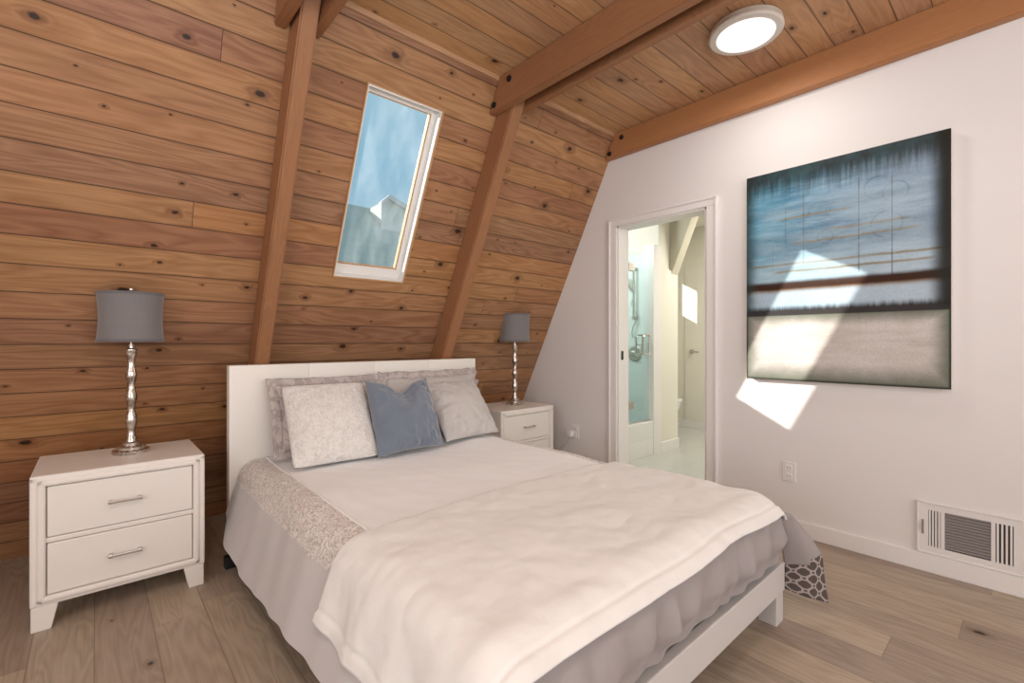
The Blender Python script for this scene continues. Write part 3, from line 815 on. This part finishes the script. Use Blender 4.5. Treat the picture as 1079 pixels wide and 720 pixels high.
# corner flap hanging at the right foot corner with its printed lining turned out
def flap(u, v):
    # v 0 top .. 1 bottom ; u 0 toward the foot rail .. 1 toward the room
    top = Vector((2.075, .70, .435)).lerp(Vector((2.11, .665, .432)), u)
    mid = Vector((2.115, .688, .235)).lerp(Vector((2.19, .583, .265)), u)
    bot = Vector((2.118, .690, .120)).lerp(Vector((2.20, .570, .083)), u)
    p = (top.lerp(mid, v / .55) if v < .55 else mid.lerp(bot, (v - .55) / .45))
    n = Vector((-.5, -.8, .1))
    p += n * (.026 * math.sin(PI * u) * sst(0, .5, v) + .006 * math.sin(u * 9 + v * 5) * v)
    return p
bm = new(); grid(bm, 24, 24, lambda u, v: flap(u, v * .60)); o = obj('corner_flap', bm, M['foot'], com, True, normals=False)
md = o.modifiers.new('thick', 'SOLIDIFY'); md.thickness = .02; md.offset = -1
bm = new(); grid(bm, 24, 20, lambda u, v: flap(u, .53 + v * .47) + Vector((-.003, -.006, 0)))
l = bm.loops.layers.uv.verify()
for f in bm.faces:
    for lp_ in f.loops: lp_[l].uv = (lp_[l].uv[0] * 2.6, lp_[l].uv[1] * 3.0)
o = obj('flap_lining', bm, M['lattice'], com, True, normals=False); o['label'] = 'dark brown lattice print lining'
md = o.modifiers.new('thick', 'SOLIDIFY'); md.thickness = .014; md.offset = -1

# throw blanket over the lower half
def throwfn(u, v):
    b0 = 2.797 - 1.475; b1 = BF + .105
    b = b0 + (b1 - b0) * v
    b += .018 * math.sin(u * 7 + 1) * (1 - v) + .012 * nz(u * 5, 8) * v
    al = -(A_LA + .165 + .012 * math.sin(v * 11 + .2) * sst(.05, .4, v) + .015 * sst(0, .5, v)); ar = A_RA + .002 + .006 * math.sin(v * 8)
    a = al + (ar - al) * u
    lh = sst(.13, 0, u)
    ex = .0025 * nz(a * 9 + b * 4, b * 9, 4) + .004 * nz(a * 3 - b * 8, b * 4, 8) + .004 * abs(nz(a * 6 + b * 7, b * 8 - a * 3, 6)) + .002 * nz(a * 22, b * 22, 3)
    ex += .008 * lh * math.sin(b * 17 + a * 2) + .003 * lh * math.sin(b * 33)
    eb = max(sst(.955, .965, v), sst(.022, .016, u)) * 1.0; gb = max(math.exp(-((v - .955) / .006) ** 2), math.exp(-((u - .022) / .004) ** 2))
    ex += .003 * eb - .004 * gb
    p = cov(a, b, .014, ex)
    if v > .93: p.y -= .012 * sst(.93, 1, v)
    return p
bm = new(); grid(bm, 260, 220, throwfn)
thr = obj('throw_blanket', bm, M['throw'], None, True, normals=False)
tag(thr, 'ivory plush throw blanket draped over the foot half of the bed', 'blanket')
md = thr.modifiers.new('thick', 'SOLIDIFY'); md.thickness = .011; md.offset = 1
# ------------------------------------------------------------------ pillows
def pillow(name, w, h, T, base, lean, yaw, mat, label, pinch=.07, dip=0.0, flange=0.0, fmat=None, fuzz=0.0, wr=.006, n=48, seed=0, roll=0.0, cat='pillow', group=None, ruffle=.0, rnd=0.0, pw=.42, pleat=0.0):
    t = None
    R = Matrix.Rotation(yaw, 4, 'Z')
    cl, sl = math.cos(lean), math.sin(lean)
    base = Vector(base)
    def place(x, y, z):
        if roll: 
            x, y = x * math.cos(roll) - (y - h / 2) * math.sin(roll), h / 2 + x * math.sin(roll) + (y - h / 2) * math.cos(roll)
        p = Vector((x, y * sl - z * cl, y * cl + z * sl))
        return base + (R @ p)
    def surf(u, v, side):
        e = max(0, (1 - u * u) * (1 - v * v))
        x = u * w / 2 * (1 - pinch * (1 - v * v)); y = h / 2 + v * h / 2 * (1 - pinch * (1 - u * u))
        th = T / 2 * (e ** pw)
        x *= 1 - rnd * (v * v) ** 4; y = h / 2 + (y - h / 2) * (1 - rnd * (u * u) ** 4)
        dd = dip * math.exp(-(u / .38) ** 2) * sst(-.3, 1, v)
        y -= dd; th *= (1 - .35 * math.exp(-(u / .30) ** 2) * sst(.2, 1, v) * (1 if dip else 0))
        if dip: x *= (1 - .05 * sst(.2, 1, v))
        near = 1 - e
        k = wr * (nz(u * 2.4 + seed, v * 2.4, side * 3) + near * 1.4 * nz(u * 7, v * 7 + seed, side * 2 + 5)) * min(1, e * 6)
        if pleat: k += pleat * sst(-.1, -.75, v) * min(1, e * 5) * (abs(math.sin(u * 9 + 1.5 * nz(u * 3, v * 2, seed) + v * 2)) - .5) + pleat * .6 * near * math.sin(math.atan2(v, u) * 9 + seed) * min(1, e * 6)
        if fuzz: k += fuzz * (nz(u * 26, v * 26, seed) + .7 * nz(u * 55, v * 55, seed + 2)) * min(1, e * 10 + .3)
        return x, y, side * (th + k) - (0 if e > 1e-9 else 0)
    bm = new(); lay = bm.loops.layers.uv.verify()
    front = [[None] * (n + 1) for _ in range(n + 1)]; back = [[None] * (n + 1) for _ in range(n + 1)]
    for j in range(n + 1):
        for i in range(n + 1):
            u = math.sin((i / n - .5) * PI); v = math.sin((j / n - .5) * PI)
            u = .5 * u + .5 * (2 * i / n - 1); v = .5 * v + .5 * (2 * j / n - 1)
            front[j][i] = bm.verts.new(place(*surf(u, v, 1)))
            edge = i in (0, n) or j in (0, n)
            back[j][i] = front[j][i] if edge else bm.verts.new(place(*surf(u, v, -1)))
    for j in range(n):
        for i in range(n):
            bm.faces.new((front[j][i], front[j][i + 1], front[j + 1][i + 1], front[j + 1][i]))
            bm.faces.new((back[j][i], back[j + 1][i], back[j + 1][i + 1], back[j][i + 1]))
    root = obj(name, bm, mat, None, True)
    tag(root, label, cat, group)
    if flange:
        bm = new(); N = 160
        per = []
        for k in range(N):
            s = 4 * k / N; q = int(s); f = s - q
            c = [(-1, -1), (1, -1), (1, 1), (-1, 1), (-1, -1)]
            u = c[q][0] + (c[q + 1][0] - c[q][0]) * f; v = c[q][1] + (c[q + 1][1] - c[q][1]) * f
            per.append((u, v))
        cols = []
        for u, v in per:
            x, y, z = surf(u * .985, v * .985, 1); z = 0
            ou = u * (w / 2 + flange) * (1 - pinch * .5 * (1 - v * v)); ov = h / 2 + v * (h / 2 + flange) * (1 - pinch * .5 * (1 - u * u))
            rz = ruffle * (math.sin((u + v * 1.3) * 13 + seed) + .6 * math.sin((u * 1.7 - v) * 23))
            cols.append([bm.verts.new(place(x + (ou - x) * g, y + (ov - y) * g, rz * g)) for g in (0, .35, .7, 1)])
        for k in range(N):
            for g in range(3):
                bm.faces.new((cols[k][g], cols[(k + 1) % N][g], cols[(k + 1) % N][g + 1], cols[k][g + 1]))
        fo = obj('flange', bm, fmat or mat, root, True)
        md = fo.modifiers.new('thick', 'SOLIDIFY'); md.thickness = .005; md.offset = 0
    return root

zb = ZT + .016
D = math.radians
pillow('pillow', .63, .36, .15, (1.035, 2.60, zb + .04), D(19), 0, M['sham'], 'taupe damask sham with flange leaning on headboard behind the shaggy cushion', flange=.04, ruffle=.006, seed=1, group=None)
pillow('pillow', .68, .36, .15, (1.70, 2.60, zb + .045), D(20), 0, M['grey_pillow'], 'flanged bed pillow leaning on headboard behind the pale grey cushion', flange=.045, fmat=M['sham'], ruffle=.013, seed=5)
pillow('cushion', .435, .455, .19, (.93, 2.365, zb), D(33), D(-3), M['fuzzy'], 'white shaggy square cushion nearest the left nightstand', pinch=.02, fuzz=.004, seed=2, n=110, rnd=.035, pw=.55, pleat=.004, cat='cushion')
pillow('cushion', .435, .425, .18, (1.80, 2.375, zb + .012), D(38), D(4), M['grey_pillow'], 'pale grey square cushion nearest the corner nightstand', pinch=.03, seed=9, wr=.012, pw=.55, pleat=.013, n=80, cat='cushion')
pillow('cushion', .425, .43, .19, (1.335, 2.325, zb), D(24), D(2), M['blue'], 'dusty blue velvet cushion with dented top, middle of the three', pinch=.06, dip=.075, seed=4, wr=.014, pw=.55, pleat=.006, n=80, cat='cushion')

# ------------------------------------------------------------------ painting
PYL, PYR, PZ0, PZ1, PT = 1.183, .262, .905, 2.135, .045
pt = thing('painting', (XW, (PYL + PYR) / 2, PZ0), 'large abstract blue and beige canvas on the white wall', 'painting')
bm = new(); box(bm, XW - PT, XW - .001, PYR, PYL, PZ0, PZ1, .003); obj('stretcher', bm, M['canvas'], pt)
bm = new(); box(bm, XW - PT - .003, XW - PT + .004, PYR - .002, PYL + .002, PZ0 - .002, PZ1 + .002, .0015)
uvs(bm, lambda c, n: ((PYL - c.y) / (PYL - PYR), (PZ1 - c.z) / (PZ1 - PZ0))); obj('painted_canvas', bm, M['painting'], pt)

# ------------------------------------------------------------------ air register in the right wall
vy0, vy1, vz0, vz1 = .016, .384, .094, .342
vent = thing('air_register', (XW, .2, vz0), 'white metal air register low on the right wall', 'vent')
bm = new(); xo = XW - .012
g1, g2, g3, g4, g5, g6 = .345, .300, .286, .130, .116, .060      # openings along Y (left group, middle, right group)
for a, b in ((g1, vy1), (g3, g2), (g5, g4), (vy0, g6)): box(bm, xo, XW - .001, a, b, vz0, vz1)
for z0, z1 in ((vz0, vz0 + .035), (vz1 - .035, vz1)):
    for a, b in ((g1, g2), (g3, g4), (g5, g6)): box(bm, xo, XW - .001, b, a, z0, z1)
obj('frame', bm, M['vent_white'], vent)
bm = new(); box(bm, xo - .004, xo + .004, vy0 - .004, vy1 + .004, vz0 - .003, vz0 + .006, .002); box(bm, xo - .004, xo + .004, vy0 - .004, vy1 + .004, vz1 - .006, vz1 + .003, .002)
box(bm, xo - .004, xo + .004, vy1 - .004, vy1 + .004, vz0, vz1, .002); box(bm, xo - .004, xo + .004, vy0 - .004, vy0 + .004, vz0, vz1, .002); obj('rim', bm, M['vent_white'], vent)
bm = new(); box(bm, XW - .003, XW - .0005, vy0 + .01, vy1 - .01, vz0 + .01, vz1 - .01); obj('duct', bm, M['vent_dark'], vent)
bm = new()
for k in range(13):
    z = vz0 + .042 + k * .0137
    prism(bm, [(xo, g4, z), (xo, g4, z + .0022), (XW - .003, g4, z + .010), (XW - .003, g4, z + .0078)], (0, g3 - g4, 0))
obj('louvre', bm, M['vent_slat'], vent)
for (a, b) in ((g2, g1), (g6, g5)):
    bm = new(); n = 4
    for k in range(n):
        y = a + (b - a) * (k + .5) / n
        box(bm, xo, XW - .002, y - .0035, y + .0035, vz0 + .035, vz1 - .035)
    obj('louvre', bm, M['vent_white'], vent)
bm = new(); box(bm, xo - .012, xo, .3635, .3665, .20, .24, .001); box(bm, xo - .004, xo, .361, .369, .185, .255, .001); obj('lever', bm, M['vent_slat'], vent)

# ------------------------------------------------------------------ outlets and plug
def outlet(y, z, label):
    t = thing('wall_outlet', (XW, y, z), label, 'outlet', 'white wall outlets')
    bm = new(); box(bm, XW - .006, XW, y - .036, y + .036, z - .058, z + .058, .003); obj('plate', bm, M['plastic'], t)
    for dz in (-.024, .024):
        bm = new(); box(bm, XW - .009, XW - .005, y - .017, y + .017, z + dz - .016, z + dz + .016, .003); s = obj('socket', bm, M['trim'], t)
        bm = new(); box(bm, XW - .0095, XW - .0085, y - .008, y - .005, z + dz - .006, z + dz + .006); box(bm, XW - .0095, XW - .0085, y + .005, y + .008, z + dz - .006, z + dz + .006); obj('slot', bm, M['vent_slat'], s)
    return t
outlet(.962, .363, 'white wall outlet below the painting')
outlet(2.60, .365, 'white wall outlet beside the corner nightstand')
pl = thing('power_adapter', (XW - .009, 2.635, .345), 'white plug and cord in the outlet beside the corner nightstand', 'plug')
bm = new(); box(bm, XW - .055, XW - .0092, 2.612, 2.662, .318, .368, .005); obj('plug', bm, M['plastic'], pl)
bm = new(); tube(bm, [(XW - .045, 2.645, .32), (XW - .05, 2.67, .28), (XW - .04, 2.73, .22), (XW - .035, 2.78, .12), (XW - .04, 2.80, .008), (XW - .12, 2.95, .006)], .004, 8); obj('cord', bm, M['cord'], pl, True)

# ------------------------------------------------------------------ ceiling light
cl = thing('ceiling_light', (2.485, .985, ZC), 'round flush ceiling light with glowing white diffuser', 'ceiling light')
lathe_c = (2.485, .985, ZC)
bm = new(); lathe(bm, [(.150, 0), (.168, -.004), (.170, -.016), (.160, -.020), (.158, -.024), (.172, -.027), (.174, -.036), (.166, -.044), (.140, -.047), (.136, -.043)], lathe_c, 64)
obj('housing', bm, plain('pale champagne metal', (.66, .60, .53), .35), cl, True, .5)
bm = new(); lathe(bm, [(.137, -.040), (.135, -.047), (.10, -.050), (.05, -.052), (.01, -.0525)], lathe_c, 64); obj('diffuser', bm, M['diffuser'], cl, True, .8)

# ------------------------------------------------------------------ light
w = bpy.data.worlds.new('sky'); bpy.context.scene.world = w; w.use_nodes = True
nt = w.node_tree; bg = nt.nodes['Background']
tc = nt.nodes.new('ShaderNodeTexCoord'); sx = nt.nodes.new('ShaderNodeSeparateXYZ'); nt.links.new(tc.outputs['Generated'], sx.inputs[0])
rp = nt.nodes.new('ShaderNodeValToRGB'); e = rp.color_ramp.elements
e[0].position = .0; e[0].color = (.62, .76, .82, 1); e[1].position = 1; e[1].color = (.26, .46, .66, 1)
q = e.new(.34); q.color = (.27, .50, .66, 1); q = e.new(.60); q.color = (.44, .63, .72, 1)
nt.links.new(sx.outputs['Z'], rp.inputs[0]); nt.links.new(rp.outputs[0], bg.inputs['Color'])
bg.inputs['Strength'].default_value = 1.25

def light(name, typ, loc, energy, col, direction, size=None, sizey=None, angle=None):
    l = bpy.data.lights.new(name, typ); l.energy = energy; l.color = col
    if size: l.shape = 'RECTANGLE'; l.size = size; l.size_y = sizey or size
    if angle is not None: l.angle = angle
    o = bpy.data.objects.new(name, l); C.objects.link(o); o.location = loc
    o.rotation_euler = Vector(direction).to_track_quat('-Z', 'Y').to_euler(); return o
light('sun_light', 'SUN', (-3, 8, 6), 10.0, (1.0, .93, .84), (1, -.955, -.52), angle=.009)
light('fill_light_rear', 'AREA', (1.0, YB + .15, 1.55), 64, (.93, .965, 1.0), (0, 1, -.02), 3.4, 1.9)  # added soft fill behind the camera; the wall there has no window
light('fill_light_side', 'AREA', (XL + .15, .2, 1.5), 43, (.93, .965, 1.0), (1, .12, -.05), 2.6, 1.8)  # added fill from the left, in front of a windowless wall
light('ceiling_fill_light', 'AREA', (.2, -1.2, 1.7), 44, (.96, .97, 1.0), (.25, .45, 1), .7, .7)  # unseen lamp aimed upward, added to brighten the board ceiling
light('ceiling_lamp_light', 'AREA', (2.485, .985, 2.675), 7.5, (1.0, .94, .88), (0, 0, -1), .26, .26)
light('overhead_fill_light', 'AREA', (-.2, .3, 2.70), 17, (1.0, .96, .92), (.1, .1, -1), .3, .3)  # added overhead fill for bed and floor, no fixture modelled
light('bathroom_light', 'AREA', (4.9, 1.5, BC - .02), 46, (1.0, .97, .90), (0, 0, -1), .7, .7)
light('shower_fill_light', 'AREA', (3.35, 3.05, 2.2), 11, (.97, 1.0, .98), (1, -.1, -.55), .4, .4)  # unseen fill hung in the shower to brighten the tiles behind the glass

# ------------------------------------------------------------------ camera
cam = bpy.data.cameras.new('camera'); co = bpy.data.objects.new('camera', cam); C.objects.link(co)
cam.sensor_fit = 'HORIZONTAL'; cam.sensor_width = 36; cam.lens = 492 / 1079 * 36; cam.clip_start = .02
co.location = (0, 0, 1.13); co.rotation_euler = (PI / 2, 0, math.atan2(550, 492) - PI / 2)
sc = bpy.context.scene; sc.camera = co
sc.view_settings.view_transform = 'Standard'; sc.view_settings.look = 'None'; sc.view_settings.exposure = -0.30
